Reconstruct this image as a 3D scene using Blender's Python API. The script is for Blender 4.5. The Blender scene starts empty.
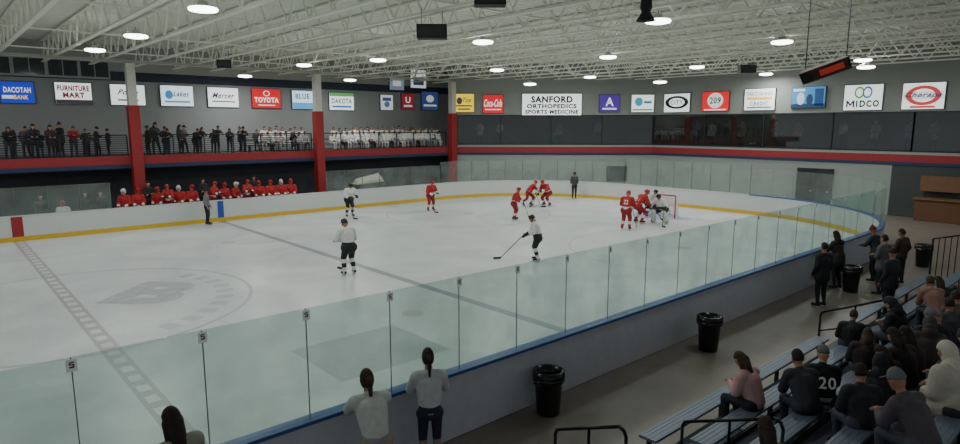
import bpy, math, random
import numpy as np
from math import sin, cos, pi, radians, atan2, sqrt
from mathutils import Vector, Matrix
random.seed(7)
S=bpy.context.scene; COL=S.collection
# ------------------------------------------------ camera model
FPX=623.0; AZ=radians(48.4); PIT=radians(8.85); CAM=Vector((-2.66,-19.8,4.93))
Fv=Vector((cos(AZ)*cos(PIT), sin(AZ)*cos(PIT), -sin(PIT))); Rv=Vector((sin(AZ),-cos(AZ),0)); Uv=Rv.cross(Fv)
def ray(u,v): return Fv+Rv*((u-480)/FPX)+Uv*((222-v)/FPX)
def atz(u,v,z):
    d=ray(u,v); return CAM+d*((z-CAM.z)/d.z)
def onwall(u,v,a,b):
    d=ray(u,v); n=Vector((b[1]-a[1],-(b[0]-a[0]),0)); A=Vector((a[0],a[1],0))
    return CAM+d*((A-CAM).dot(n)/d.dot(n))
def aty(u,v,y): return onwall(u,v,(0,y),(1,y))
# ------------------------------------------------ materials
def lin(c):
    r=[]
    for x in c[:3]:
        x=x/255.0; r.append(x/12.92 if x<=.04045 else ((x+.055)/1.055)**2.4)
    return r
MC={}
def M(c,rough=.65,metal=0,emis=0,var=.12,scale=6.0,bump=0):
    k=(tuple(c),rough,metal,emis,var,scale,bump)
    if k in MC: return MC[k]
    m=bpy.data.materials.new('surface_%d_%d_%d'%tuple(c)); m.use_nodes=True; nt=m.node_tree; b=nt.nodes['Principled BSDF']
    l=lin(c)
    tc=nt.nodes.new('ShaderNodeTexCoord'); n=nt.nodes.new('ShaderNodeTexNoise'); n.inputs['Scale'].default_value=scale; n.inputs['Detail'].default_value=3
    nt.links.new(tc.outputs['Object'],n.inputs['Vector'])
    mx=nt.nodes.new('ShaderNodeMix'); mx.data_type='RGBA'
    mx.inputs[6].default_value=[x*(1-var) for x in l]+[1]; mx.inputs[7].default_value=[min(1,x*(1+var)) for x in l]+[1]
    nt.links.new(n.outputs['Fac'],mx.inputs[0]); nt.links.new(mx.outputs[2],b.inputs['Base Color'])
    b.inputs['Roughness'].default_value=rough; b.inputs['Metallic'].default_value=metal
    if emis: b.inputs['Emission Color'].default_value=l+[1]; b.inputs['Emission Strength'].default_value=emis
    if bump:
        bp=nt.nodes.new('ShaderNodeBump'); bp.inputs['Strength'].default_value=bump; nt.links.new(n.outputs['Fac'],bp.inputs['Height']); nt.links.new(bp.outputs[0],b.inputs['Normal'])
    MC[k]=m; return m
def glassmat(name,tint,haze,gloss=.04,tr=(.94,.97,.96)):
    m=bpy.data.materials.new(name); m.use_nodes=True; nt=m.node_tree; nt.nodes.clear()
    o=nt.nodes.new('ShaderNodeOutputMaterial'); t=nt.nodes.new('ShaderNodeBsdfTransparent'); d=nt.nodes.new('ShaderNodeBsdfDiffuse'); g=nt.nodes.new('ShaderNodeBsdfGlossy')
    t.inputs[0].default_value=list(tr)+[1]; d.inputs[0].default_value=list(tint)+[1]; g.inputs['Roughness'].default_value=.02
    tc=nt.nodes.new('ShaderNodeTexCoord'); n=nt.nodes.new('ShaderNodeTexNoise'); n.inputs['Scale'].default_value=1.3; nt.links.new(tc.outputs['Object'],n.inputs['Vector'])
    mm=nt.nodes.new('ShaderNodeMath'); mm.operation='MULTIPLY'; mm.inputs[1].default_value=haze*2; nt.links.new(n.outputs['Fac'],mm.inputs[0])
    a=nt.nodes.new('ShaderNodeMixShader'); b=nt.nodes.new('ShaderNodeMixShader'); b.inputs[0].default_value=gloss
    nt.links.new(mm.outputs[0],a.inputs[0]); nt.links.new(t.outputs[0],a.inputs[1]); nt.links.new(d.outputs[0],a.inputs[2])
    nt.links.new(a.outputs[0],b.inputs[1]); nt.links.new(g.outputs[0],b.inputs[2]); nt.links.new(b.outputs[0],o.inputs[0]); return m
# ------------------------------------------------ mesh builder
class MB:
    def __init__(s): s.v=[];s.f=[];s.m=[]
    def add(s,vs,fs,mi=0):
        o=len(s.v); s.v+=[tuple(x) for x in vs]; s.f+=[tuple(i+o for i in f) for f in fs]; s.m+=[mi]*len(fs); return s
    def box(s,lo,hi,mi=0):
        x0,y0,z0=lo;x1,y1,z1=hi
        return s.add([(x0,y0,z0),(x1,y0,z0),(x1,y1,z0),(x0,y1,z0),(x0,y0,z1),(x1,y0,z1),(x1,y1,z1),(x0,y1,z1)],[(3,2,1,0),(4,5,6,7),(0,1,5,4),(1,2,6,5),(2,3,7,6),(3,0,4,7)],mi)
    def cone(s,p0,p1,r0,r1,n=10,mi=0):
        p0=Vector(p0);p1=Vector(p1);d=(p1-p0)
        if d.length<1e-6: return s
        d.normalize(); a=d.orthogonal().normalized(); b=d.cross(a)
        vs=[p0+(a*cos(2*pi*i/n)+b*sin(2*pi*i/n))*r0 for i in range(n)]+[p1+(a*cos(2*pi*i/n)+b*sin(2*pi*i/n))*r1 for i in range(n)]
        fs=[(i,(i+1)%n,n+(i+1)%n,n+i) for i in range(n)]+[tuple(range(n-1,-1,-1)),tuple(range(n,2*n))]
        return s.add(vs,fs,mi)
    def sph(s,c,r,seg=12,rg=8,mi=0,mat=None):
        if not hasattr(r,'__len__'): r=(r,r,r)
        c=Vector(c); vs=[]
        for j in range(1,rg):
            t=pi*j/rg
            for i in range(seg):
                p=Vector((r[0]*sin(t)*cos(2*pi*i/seg),r[1]*sin(t)*sin(2*pi*i/seg),r[2]*cos(t)))
                if mat: p=mat@p
                vs.append(c+p)
        a=Vector((0,0,r[2])); b=Vector((0,0,-r[2]))
        if mat: a=mat@a;b=mat@b
        vs+= [c+a,c+b]; T=len(vs)-2; fs=[]
        for i in range(seg):
            k=(i+1)%seg
            fs.append((T,i,k)); fs.append((T+1,(rg-2)*seg+k,(rg-2)*seg+i))
            for j in range(rg-2): fs.append((j*seg+i,(j+1)*seg+i,(j+1)*seg+k,j*seg+k))
        return s.add(vs,fs,mi)
    def cap(s,p0,p1,r0,r1,n=10,mi=0):
        s.sph(p0,r0,n,6,mi); s.sph(p1,r1,n,6,mi); return s.cone(p0,p1,r0,r1,n,mi)
    def path(s,pts,r,n=8,mi=0):
        for a,b in zip(pts[:-1],pts[1:]): s.cone(a,b,r,r,n,mi)
        for p in pts[1:-1]: s.sph(p,r,n,6,mi)
        return s
    def lathe(s,prof,n=20,c=(0,0,0),mi=0):
        vs=[];fs=[]
        for r,z in prof:
            vs+=[(c[0]+r*cos(2*pi*i/n),c[1]+r*sin(2*pi*i/n),c[2]+z) for i in range(n)]
        for j in range(len(prof)-1):
            for i in range(n):
                k=(i+1)%n; fs.append((j*n+i,j*n+k,(j+1)*n+k,(j+1)*n+i))
        return s.add(vs,fs,mi)
    def seg(s,a,b,z0,z1,o0,o1,mi=0):
        a=Vector((a[0],a[1],0));b=Vector((b[0],b[1],0)); d=(b-a).normalized(); n=Vector((-d.y,d.x,0))
        q=[a+n*o0,b+n*o0,b+n*o1,a+n*o1]
        vs=[(p.x,p.y,z0) for p in q]+[(p.x,p.y,z1) for p in q]
        return s.add(vs,[(3,2,1,0),(4,5,6,7),(0,1,5,4),(1,2,6,5),(2,3,7,6),(3,0,4,7)],mi)
    def mesh(s,name,mats,smooth=False):
        me=bpy.data.meshes.new(name); me.from_pydata(s.v,[],s.f)
        for m in mats: me.materials.append(m)
        me.polygons.foreach_set('material_index',s.m)
        if smooth: me.polygons.foreach_set('use_smooth',[True]*len(s.f))
        me.update(); return me
    def build(s,name,mats,parent=None,smooth=False,loc=None):
        if not isinstance(mats,(list,tuple)): mats=[mats]
        return link(name,s.mesh(name,mats,smooth),parent,loc)
def link(name,me,parent=None,loc=None):
    o=bpy.data.objects.new(name,me); COL.objects.link(o)
    if parent: o.parent=parent
    if loc: o.location=loc
    return o
def tag(o,label,cat,group=None,kind=None):
    if label: o['label']=label
    if cat: o['category']=cat
    if group: o['group']=group
    if kind: o['kind']=kind
    return o
def empty(name,loc,rz=0,label=None,cat=None,group=None):
    o=bpy.data.objects.new(name,None); COL.objects.link(o); o.location=loc; o.rotation_euler=(0,0,rz); o.empty_display_size=.1
    return tag(o,label,cat,group)
def struct(o): o['kind']='structure'; return o
# ------------------------------------------------ text
def text_mesh(s,w,h,mat,name='lettering',shear=0,bold=.02):
    cu=bpy.data.curves.new('t','FONT'); cu.body=s; cu.resolution_u=3; cu.offset=bold; cu.shear=shear; cu.space_character=1.12
    o=bpy.data.objects.new('t',cu); COL.objects.link(o); dg=bpy.context.evaluated_depsgraph_get()
    me=bpy.data.meshes.new_from_object(o.evaluated_get(dg)); bpy.data.objects.remove(o)
    n=len(me.vertices); a=np.zeros(n*3); me.vertices.foreach_get('co',a); a=a.reshape(-1,3)
    mn=a.min(0);mx=a.max(0); c=(mn+mx)/2; sz=mx-mn
    b=np.zeros_like(a); b[:,0]=(a[:,0]-c[0])*w/sz[0]; b[:,2]=(a[:,1]-c[1])*h/sz[1]
    me.vertices.foreach_set('co',b.reshape(-1)); me.materials.clear(); me.materials.append(mat); me.name=name; me.update(); return me
# ------------------------------------------------ figures
def V(*a): return Vector(a)
def pr(x,y,z): return [V(-x,y,z),V(x,y,z)]
POSE={}
POSE['stand']=dict(pel=V(0,0,.95),che=V(0,0,1.3),nek=V(0,-.01,1.49),head=V(0,.02,1.66),hp=.1,sh=pr(.175,0,1.42),el=pr(.235,-.03,1.13),wr=pr(.225,.1,.9),hip=pr(.09,0,.9),kn=pr(.1,.03,.5),an=pr(.1,-.02,.09),toe=pr(.12,.15,.05))
POSE['hipshot']=dict(pel=V(.04,0,.94),che=V(0,.0,1.29),nek=V(-.02,.0,1.48),head=V(-.05,.03,1.64),hp=.3,sh=[V(-.18,.02,1.4),V(.17,-.02,1.42)],el=[V(-.25,.1,1.14),V(.27,-.08,1.16)],wr=[V(-.1,.25,1.22),V(.2,.02,.95)],hip=pr(.09,0,.9),kn=[V(-.13,.1,.5),V(.12,.0,.5)],an=[V(-.2,.1,.09),V(.1,-.03,.09)],toe=[V(-.27,.26,.05),V(.14,.14,.05)])
POSE['rail']=dict(pel=V(0,-.05,.95),che=V(0,.03,1.29),nek=V(0,.06,1.47),head=V(0,.11,1.64),hp=.25,sh=pr(.175,.03,1.41),el=pr(.25,.16,1.17),wr=pr(.14,.36,1.14),hip=pr(.09,-.05,.9),kn=pr(.1,.0,.5),an=pr(.1,-.08,.09),toe=pr(.12,.09,.05))
POSE['elbows']=dict(pel=V(0,-.28,.93),che=V(0,-.06,1.22),nek=V(0,.05,1.36),head=V(0,.14,1.5),hp=.3,sh=pr(.18,.0,1.3),el=pr(.22,.22,1.12),wr=pr(.05,.38,1.15),hip=pr(.09,-.28,.88),kn=[V(-.1,-.22,.49),V(.12,-.12,.5)],an=[V(-.1,-.3,.09),V(.14,-.2,.09)],toe=[V(-.12,-.13,.05),V(.17,-.03,.05)])
POSE['folded']=dict(pel=V(0,0,.95),che=V(0,-.01,1.3),nek=V(0,-.01,1.49),head=V(0,.02,1.66),hp=.1,sh=pr(.175,0,1.42),el=pr(.26,.03,1.15),wr=[V(.06,.2,1.12),V(-.04,.23,1.17)],hip=pr(.09,0,.9),kn=[V(-.1,.03,.5),V(.12,.08,.5)],an=[V(-.1,-.02,.09),V(.16,.02,.09)],toe=[V(-.12,.15,.05),V(.22,.18,.05)])
POSE['glide']=dict(pel=V(0,-.06,.96),che=V(0,.06,1.29),nek=V(0,.11,1.47),head=V(0,.17,1.63),hp=.2,sh=pr(.2,.08,1.41),el=[V(-.3,.14,1.15),V(.3,.12,1.14)],wr=[V(-.22,.4,1.08),V(.12,.42,.98)],hip=pr(.1,-.06,.9),kn=pr(.14,.07,.54),an=pr(.17,-.06,.13),toe=pr(.19,.12,.1))
POSE['skate']=dict(pel=V(0,-.18,.84),che=V(0,.06,1.12),nek=V(0,.18,1.27),head=V(0,.3,1.4),hp=.25,sh=pr(.2,.12,1.22),el=[V(-.32,.25,1.0),V(.34,.15,.96)],wr=[V(-.15,.5,.92),V(.2,.45,.75)],hip=pr(.1,-.18,.79),kn=pr(.19,.16,.5),an=pr(.22,-.12,.13),toe=pr(.25,.07,.1))
POSE['stride']=dict(pel=V(0,-.12,.88),che=V(0,.12,1.16),nek=V(0,.22,1.31),head=V(0,.32,1.45),hp=.25,sh=pr(.2,.16,1.26),el=[V(-.33,.3,1.05),V(.36,.06,1.04)],wr=[V(-.15,.54,.98),V(.28,.34,.85)],hip=pr(.1,-.12,.83),kn=[V(-.16,.2,.52),V(.2,-.14,.5)],an=[V(-.15,-.02,.13),V(.3,-.42,.2)],toe=[V(-.15,.17,.1),V(.37,-.27,.12)])
POSE['goalie']=dict(pel=V(0,-.2,.7),che=V(0,.05,.98),nek=V(0,.15,1.14),head=V(0,.24,1.28),hp=.15,sh=pr(.22,.1,1.1),el=pr(.4,.2,.88),wr=pr(.42,.42,.8),hip=pr(.13,-.2,.66),kn=pr(.26,.15,.45),an=pr(.34,-.05,.12),toe=pr(.4,.12,.09))
POSE['sit']=dict(pel=V(0,0,.57),che=V(0,.02,.9),nek=V(0,.02,1.09),head=V(0,.06,1.26),hp=.1,sh=pr(.175,.02,1.02),el=pr(.24,.08,.77),wr=pr(.14,.32,.66),hip=pr(.09,.04,.55),kn=pr(.12,.44,.52),an=pr(.11,.42,.1),toe=pr(.13,.58,.05))
POSE['slouch']=dict(pel=V(0,.02,.57),che=V(0,.1,.87),nek=V(0,.17,1.04),head=V(.02,.25,1.19),hp=.35,sh=pr(.18,.13,.97),el=[V(-.25,.14,.72),V(.23,.25,.74)],wr=[V(-.1,.36,.64),V(.06,.42,.7)],hip=pr(.09,.04,.55),kn=[V(-.17,.42,.52),V(.1,.46,.55)],an=[V(-.15,.36,.1),V(.1,.46,.1)],toe=[V(-.18,.52,.05),V(.12,.6,.05)])
POSE['sitlean']=dict(pel=V(0,0,.57),che=V(0,.2,.86),nek=V(0,.31,1.02),head=V(0,.41,1.16),hp=.35,sh=pr(.17,.27,.96),el=pr(.2,.38,.69),wr=pr(.05,.55,.72),hip=pr(.09,.04,.55),kn=pr(.14,.44,.53),an=pr(.12,.4,.1),toe=pr(.14,.56,.05))
POSE['phone']=dict(pel=V(0,0,.57),che=V(0,.12,.87),nek=V(0,.19,1.04),head=V(0,.28,1.17),hp=.7,sh=pr(.175,.16,.97),el=pr(.23,.2,.72),wr=pr(.06,.4,.77),hip=pr(.09,.04,.55),kn=pr(.13,.43,.53),an=[V(-.12,.4,.1),V(.1,.3,.1)],toe=[V(-.14,.56,.05),V(.12,.46,.05)])
POSE['stepsit']=dict(pel=V(0,0,.26),che=V(0,.12,.56),nek=V(0,.19,.73),head=V(0,.27,.88),hp=.5,sh=pr(.17,.15,.66),el=pr(.22,.24,.43),wr=pr(.08,.4,.52),hip=pr(.09,.04,.25),kn=pr(.13,.3,.5),an=pr(.12,.4,.1),toe=pr(.13,.55,.05))
def hframe(J):
    p=J['hp']; f=V(0,cos(p),-sin(p)); u=V(0,sin(p),cos(p)); r=V(1,0,0)
    return Matrix(((r.x,f.x,u.x),(r.y,f.y,u.y),(r.z,f.z,u.z)))
def figure(key,bulk=1.0,arm=1.0,leg=1.0,glove=1.0,vox=.017,hem=0,coat=False,pads=False,sl=False):
    J=POSE[key]; B=MB(); H=hframe(J); segs=[]
    def c(a,b,r0,r1,reg): B.cap(a,b,r0,r1,12); segs.append((a,b,r0,r1,reg))
    hd=J['head']
    B.sph(hd,(.076,.094,.118),16,12,mat=H); segs.append((hd+H@V(0,0,.03),hd-H@V(0,0,.04),.09,.08,0))
    B.cap(hd+H@V(0,.02,-.07),hd+H@V(0,.055,-.085),.05,.032)
    B.cone(hd+H@V(0,.085,.02),hd+H@V(0,.108,-.022),.009,.018,8)
    for s in(-1,1): B.sph(hd+H@V(s*.078,-.005,-.005),(.012,.022,.032),8,6,mat=H)
    c(J['nek']-V(0,0,.03),hd-H@V(0,.01,.06),.056,.052,0)
    hl,hr=J['hip']; wv=(J['che']-J['pel'])
    c(hl,hr,.105*bulk*leg**.5,.105*bulk*leg**.5,2)
    c(J['pel']+wv*.1,J['che'],.125*bulk,.135*bulk,1)
    for s in(-1,1):
        c(J['pel']+wv*.1+V(s*.05,0,0),J['che']+V(s*.07,0,0),.095*bulk,.115*bulk,1)
    c(J['sh'][0]*.9+J['nek']*.1,J['sh'][1]*.9+J['nek']*.1,.075*bulk,.075*bulk,1)
    c(J['che'],J['nek']-V(0,0,.03),.12*bulk,.07*bulk,1)
    if coat:
        for i in(0,1): c(J['pel']+V((i-.5)*.12,0,.08),J['hip'][i]*.8+J['kn'][i]*.2,.12*bulk,.125*bulk,1)
    for i in(0,1):
        c(J['sh'][i],J['el'][i],.066*arm,.052*arm,4 if sl else 1)
        m=J['el'][i]*.45+J['wr'][i]*.55
        c(J['el'][i],m,.052*arm,.045*arm,4 if sl else 1); c(m,J['wr'][i],.045*arm,.036*arm,4)
        d=(J['wr'][i]-J['el'][i]).normalized()
        c(J['wr'][i]+d*.02,J['wr'][i]+d*.07,.032*glove,.036*glove,5)
        c(J['hip'][i],J['kn'][i],.092*leg,.066*leg,2)
        kk,aa=J['kn'][i],J['an'][i]; q1=kk*.68+aa*.32; q2=kk*.36+aa*.64
        c(kk,q1,.066*leg,.061*leg,6); c(q1,q2,.061*leg,.052*leg,9); c(q2,aa,.052*leg,.042*leg,6)
        if pads: c(J['kn'][i]+V(0,.07,.08),J['an'][i]+V(0,.07,0),.13,.12,6)
        t=(J['toe'][i]-J['an'][i])
        c(J['an'][i]-t*.25-V(0,0,.02),J['toe'][i],.045,.038,3)
    o=B.build('raw',[]); md=o.modifiers.new('r','REMESH'); md.mode='VOXEL'; md.voxel_size=vox
    sm=o.modifiers.new('s','SMOOTH'); sm.iterations=2; sm.factor=.5
    dg=bpy.context.evaluated_depsgraph_get(); me=bpy.data.meshes.new_from_object(o.evaluated_get(dg)); bpy.data.objects.remove(o)
    n=len(me.vertices); a=np.zeros(n*3); me.vertices.foreach_get('co',a); a=a.reshape(-1,3)
    faces=[tuple(p.vertices) for p in me.polygons]; cen=np.array([a[list(f)].mean(0) for f in faces])
    best=np.full(len(faces),9.0); reg=np.zeros(len(faces),int)
    for p0,p1,r0,r1,rg in segs:
        p0=np.array(p0);p1=np.array(p1);d=p1-p0;L=max(1e-9,d@d); t=np.clip(((cen-p0)@d)/L,0,1)
        ds=np.linalg.norm(cen-(p0+t[:,None]*d),axis=1)-(r0+(r1-r0)*t)
        k=ds<best; best[k]=ds[k]; reg[k]=rg
    if hem:
        zz=J['pel'][2]; k=(reg==1)&(cen[:,2]<zz+hem)&(np.abs(cen[:,0])<.24)&(cen[:,2]>zz-.02); reg[k]=4
    bpy.data.meshes.remove(me)
    B=MB(); B.add([tuple(x) for x in a],faces); B.m=[int(x) for x in reg]
    for i,s in((0,-1),(1,1)):
        w=J['wr'][i]; d=(w-J['el'][i]).normalized(); sd=d.cross(V(0,0,1) if abs(d.z)<.8 else V(0,1,0)).normalized(); cu=sd.cross(d)
        if cu.z>0: cu=-cu
        g=glove
        for q,ln in enumerate((.028,.034,.032,.024)):
            b0=w+d*.08+sd*(q-1.5)*.021*g; m_=b0+d*ln*1.1+cu*.008; e=m_+d*ln*.7+cu*.022
            B.cap(b0,m_,.0095*g,.009*g,6,5); B.cap(m_,e,.009*g,.0075*g,6,5)
        ts=-s if (sd.x*s>0) else s
        b0=w+d*.02+sd*ts*-.028*g; B.cap(b0,b0+d*.035-sd*ts*.022,.012*g,.011*g,6,5); B.cap(b0+d*.035-sd*ts*.022,b0+d*.06-sd*ts*.022+cu*.01,.011*g,.009*g,6,5)
    for s in(-1,1):
        B.sph(hd+H@V(s*.031,.083,.012),(.014,.008,.009),8,6,7,mat=H)
    B.sph(hd+H@V(0,.092,-.055),(.024,.008,.007),8,6,8,mat=H)
    return B.mesh('person',[M((120,90,75))]*10,True)
HM={}
def headgear(key,kind):
    if (key,kind) in HM: return HM[(key,kind)]
    J=POSE[key]; H=hframe(J); hd=J['head']; B=MB()
    def shell(sc,front,low,c=V(0,-.008,.012),shr=.8):
        k=MB(); k.sph((0,0,0),(.076,.094,.118),20,16); vs=[]
        for p in k.v:
            p=Vector(p); f=p.y/.094; u=p.z/.118
            s_=sc if not((f>front and u<.38) or u<low) else shr
            vs.append(hd+H@(p*s_+c))
        B.add(vs,k.f)
    if kind=='short': shell(1.12,.25,-.55)
    if kind in('long','pony'):
        shell(1.14,.3,-.8)
        if kind=='long':
            B.cap(hd+H@V(0,-.05,-.02),J['nek']+V(0,-.1,-.12),.085,.06,12)
            for s in(-1,1): B.cap(hd+H@V(s*.06,-.02,-.0),J['nek']+V(s*.07,-.05,-.1),.04,.03)
        else:
            B.cap(hd+H@V(0,-.1,.04),hd+H@V(0,-.15,-.06),.03,.034); B.cap(hd+H@V(0,-.15,-.06),hd+H@V(0,-.14,-.24),.034,.014)
    if kind=='beanie': shell(1.17,2,-.02,c=V(0,-.006,.022)); B.sph(hd+H@V(0,-.01,.165),.026)
    if kind=='hood':
        shell(1.36,.3,-.75,c=V(0,-.02,.0)); B.cap(hd+H@V(0,-.06,-.1),J['nek']+V(0,-.05,0),.1,.12,12)
    if kind=='helmet':
        shell(1.26,.45,-.15,c=V(0,-.006,.02))
        for s in(-1,1): B.cap(hd+H@V(s*.088,0,.0),hd+H@V(s*.082,.015,-.045),.022,.018)
        B.cone(hd+H@V(0,.075,.075),hd+H@V(0,.125,.07),.09,.075,14)
        for q in(-.02,-.05,-.08):
            B.path([hd+H@V(sin(t)*.085,cos(t)*.115,q) for t in np.linspace(-1.1,1.1,7)],.0045,5)
    if kind=='cap': shell(1.15,2,.0,c=V(0,-.004,.02)); B.add([hd+H@V(*p) for p in((-.07,.07,.045),(.07,.07,.045),(.055,.17,.03),(-.055,.17,.03),(-.07,.07,.055),(.07,.07,.055),(.055,.17,.04),(-.055,.17,.04))],[(3,2,1,0),(4,5,6,7),(0,1,5,4),(1,2,6,5),(2,3,7,6),(3,0,4,7)])
    nm={'short':'hair','long':'hair','pony':'hair','beanie':'knit_hat','hood':'hood','helmet':'helmet','cap':'cap'}[kind]
    me=B.mesh(nm,[M((40,30,25))],True); HM[(key,kind)]=me; return me
def blades(key):
    if (key,'bl') in HM: return HM[(key,'bl')]
    J=POSE[key]; B=MB()
    for i in(0,1):
        a=J['an'][i]; t=(J['toe'][i]-a); t.z=0; b=a-t*.3; e=J['toe'][i]
        z=min(a.z-.13,e.z-.1)
        d=t.normalized(); n=V(-d.y,d.x,0)*.006
        q=[b+n,e+n,e-n,b-n]
        B.add([(p.x,p.y,z) for p in q]+[(p.x,p.y,z+.07) for p in q],[(3,2,1,0),(4,5,6,7),(0,1,5,4),(1,2,6,5),(2,3,7,6),(3,0,4,7)])
    me=B.mesh('skate_blades',[M((190,190,195),.3,.8)]); HM[(key,'bl')]=me; return me
T={}
T['stand']=('stand',figure('stand',1.12,1.2,1.05,coat=True)); T['rail']=('rail',figure('rail',1.12,1.2,1.05,coat=True)); T['folded']=('folded',figure('folded',1.15,1.22,1.05,coat=True))
T['elbows']=('elbows',figure('elbows',1.12,1.2,1.05)); T['hipshot']=('hipshot',figure('hipshot',1.15,1.25,1.08))
T['fan']=('elbows',figure('elbows',1.12,1.35,1.0,vox=.013,hem=.06)); T['fan2']=('rail',figure('rail',1.05,1.3,.95,vox=.013,hem=.07)); T['fan3']=('rail',figure('rail',1.1,1.3,1,vox=.013))
T['sit']=('sit',figure('sit',1.12,1.25,1.05,vox=.014)); T['sitlean']=('sitlean',figure('sitlean',1.22,1.4,1.05,vox=.014)); T['phone']=('phone',figure('phone',1.25,1.45,1.1,vox=.014)); T['slouch']=('slouch',figure('slouch',1.26,1.42,1.12,vox=.014)); T['bigcoat']=('slouch',figure('slouch',1.6,2.0,1.25,vox=.014,coat=True)); T['stepsit']=('stepsit',figure('stepsit',1.1,1.25,1.0,vox=.014)); T['numb']=('slouch',figure('slouch',1.26,1.42,1.12,vox=.014,hem=.05))
T['bench']=('sit',figure('sit',1.35,1.6,1.2,1.5,hem=.08)); T['benchstand']=('rail',figure('rail',1.35,1.6,1.3,1.5,hem=.1))
T['glide']=('glide',figure('glide',1.42,1.7,1.4,1.6,hem=.12)); T['skate']=('skate',figure('skate',1.42,1.7,1.4,1.6,hem=.1)); T['stride']=('stride',figure('stride',1.38,1.6,1.35,1.6,hem=.1))
T['goalie']=('goalie',figure('goalie',1.5,1.8,1.4,2.2,hem=.1,pads=True)); T['ref']=('stand',figure('stand',1.08,1.1,1.05))
SKIN=[(180,132,108),(168,120,96),(192,145,122)]
def person(tp,loc,rz,top,pants=(35,38,45),shoes=(30,28,28),sleeve=None,hands=None,sock=None,stripe=None,gear='short',gc=(45,32,24),label='',group=None,scale=1.0,skates=False,skin=None):
    key,me=T[tp]; o=link('person',me); o.location=loc; o.rotation_euler=(0,0,rz); o.scale=(scale,)*3
    sk=skin or random.choice(SKIN)
    cs=[sk,top,pants,shoes,sleeve or top,hands or sk,sock or pants,(25,20,18),(130,70,65),stripe or sock or pants]
    for i,c in enumerate(cs):
        o.material_slots[i].link='OBJECT'; o.material_slots[i].material=M(c,.75 if i!=3 else .5,var=.18,scale=14)
    if gear:
        g=link(headgear(key,gear).name.split('.')[0],headgear(key,gear),o); g.material_slots[0].link='OBJECT'; g.material_slots[0].material=M(gc,.35 if gear=='helmet' else .8)
    if skates: link('skate_blades',blades(key),o)
    return tag(o,label,'person',group)
def face(fr,to): return atan2(to[1]-fr[1],to[0]-fr[0])-pi/2
# ================================================ SETTING
B=MB(); B.box((-14,-27,-.25),(46,30,-.012)); struct(B.build('floor',M((128,119,110),.42,var=.3,scale=1.2)))
def ice_material():
    m=bpy.data.materials.new('painted_ice'); m.use_nodes=True; nt=m.node_tree; b=nt.nodes['Principled BSDF']; N=nt.nodes.new; L=nt.links.new
    tc=N('ShaderNodeTexCoord'); sp=N('ShaderNodeSeparateXYZ'); L(tc.outputs['Object'],sp.inputs[0]); X,Y=sp.outputs[0],sp.outputs[1]
    def mt(op,a,b_=None,c=None):
        n=N('ShaderNodeMath'); n.operation=op
        for i,q in enumerate((a,b_,c)):
            if q is None: continue
            if isinstance(q,(int,float)): n.inputs[i].default_value=q
            else: L(q,n.inputs[i])
        return n.outputs[0]
    def dist(cx,cy):
        dx=mt('SUBTRACT',X,cx); dy=mt('SUBTRACT',Y,cy); return mt('SQRT',mt('ADD',mt('MULTIPLY',dx,dx),mt('MULTIPLY',dy,dy)))
    def noise(sc,det,dis=0):
        n=N('ShaderNodeTexNoise'); n.inputs['Scale'].default_value=sc; n.inputs['Detail'].default_value=det; n.inputs['Distortion'].default_value=dis; L(tc.outputs['Object'],n.inputs['Vector']); return n.outputs['Fac']
    n1=noise(.3,7,1.2); n2=noise(7,6,2.5)
    nn=mt('ADD',mt('MULTIPLY',n1,.65),mt('MULTIPLY',n2,.35))
    cr=N('ShaderNodeValToRGB'); cr.color_ramp.elements[0].position=.34; cr.color_ramp.elements[0].color=(.46,.50,.505,1); cr.color_ramp.elements[1].position=.64; cr.color_ramp.elements[1].color=(.67,.72,.715,1)
    L(nn,cr.inputs[0]); cur=cr.outputs[0]
    def paint(mask,col,a):
        nonlocal cur
        x=N('ShaderNodeMix'); x.data_type='RGBA'; L(mt('MULTIPLY',mask,mt('MULTIPLY',mt('ADD',.45,n2),a)),x.inputs[0]); L(cur,x.inputs[6]); x.inputs[7].default_value=lin(col)+[1]; cur=x.outputs[2]
    fr=mt('FRACT',mt('MULTIPLY',Y,1.6)); chk=mt('MULTIPLY',mt('COMPARE',fr,.5,.27),mt('COMPARE',X,0,.11))
    cl=mt('MULTIPLY',mt('COMPARE',X,0,.2),mt('SUBTRACT',1,chk)); paint(cl,(125,105,110),.5)
    for bx in(-8.5,8.5): paint(mt('COMPARE',X,bx,.15),(75,82,108),.6)
    for gx in(-27.6,27.6): paint(mt('COMPARE',X,gx,.04),(150,70,70),.7)
    paint(mt('COMPARE',dist(0,0),4.57,.05),(105,112,130),.45)
    ang=mt('ARCTAN2',Y,X); das=mt('COMPARE',mt('FRACT',mt('MULTIPLY',ang,5.5)),.5,.28)
    paint(mt('MULTIPLY',mt('MULTIPLY',mt('COMPARE',dist(0,0),3.85,.25),das),mt('LESS_THAN',mt('ABSOLUTE',mt('ADD',ang,.35)),.95)),(125,133,141),.36)
    for cx in(-20,20):
        for cy in(-6.7,6.7): paint(mt('COMPARE',dist(cx,cy),4.57,.04),(140,95,98),.35); paint(mt('LESS_THAN',dist(cx,cy),.3),(150,80,82),.5)
    for cx in(-6.6,6.6):
        for cy in(-6.7,6.7): paint(mt('LESS_THAN',dist(cx,cy),.3),(150,100,102),.35)
    paint(mt('MULTIPLY',mt('LESS_THAN',dist(27.6,-1.1),1.8),mt('LESS_THAN',X,27.6)),(110,150,200),.6)
    paint(mt('MULTIPLY',mt('COMPARE',X,4.3,1.35),mt('COMPARE',Y,-8.3,1.15)),(115,124,126),.5)
    L(cur,b.inputs['Base Color'])
    L(mt('ADD',.2,mt('MULTIPLY',n2,.3)),b.inputs['Roughness'])
    bp=N('ShaderNodeBump'); bp.inputs['Strength'].default_value=.06; L(n2,bp.inputs['Height']); L(bp.outputs[0],b.inputs['Normal'])
    return m
HX,HY,HN,RC=31.5,12.95,12.42,8.5
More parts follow.
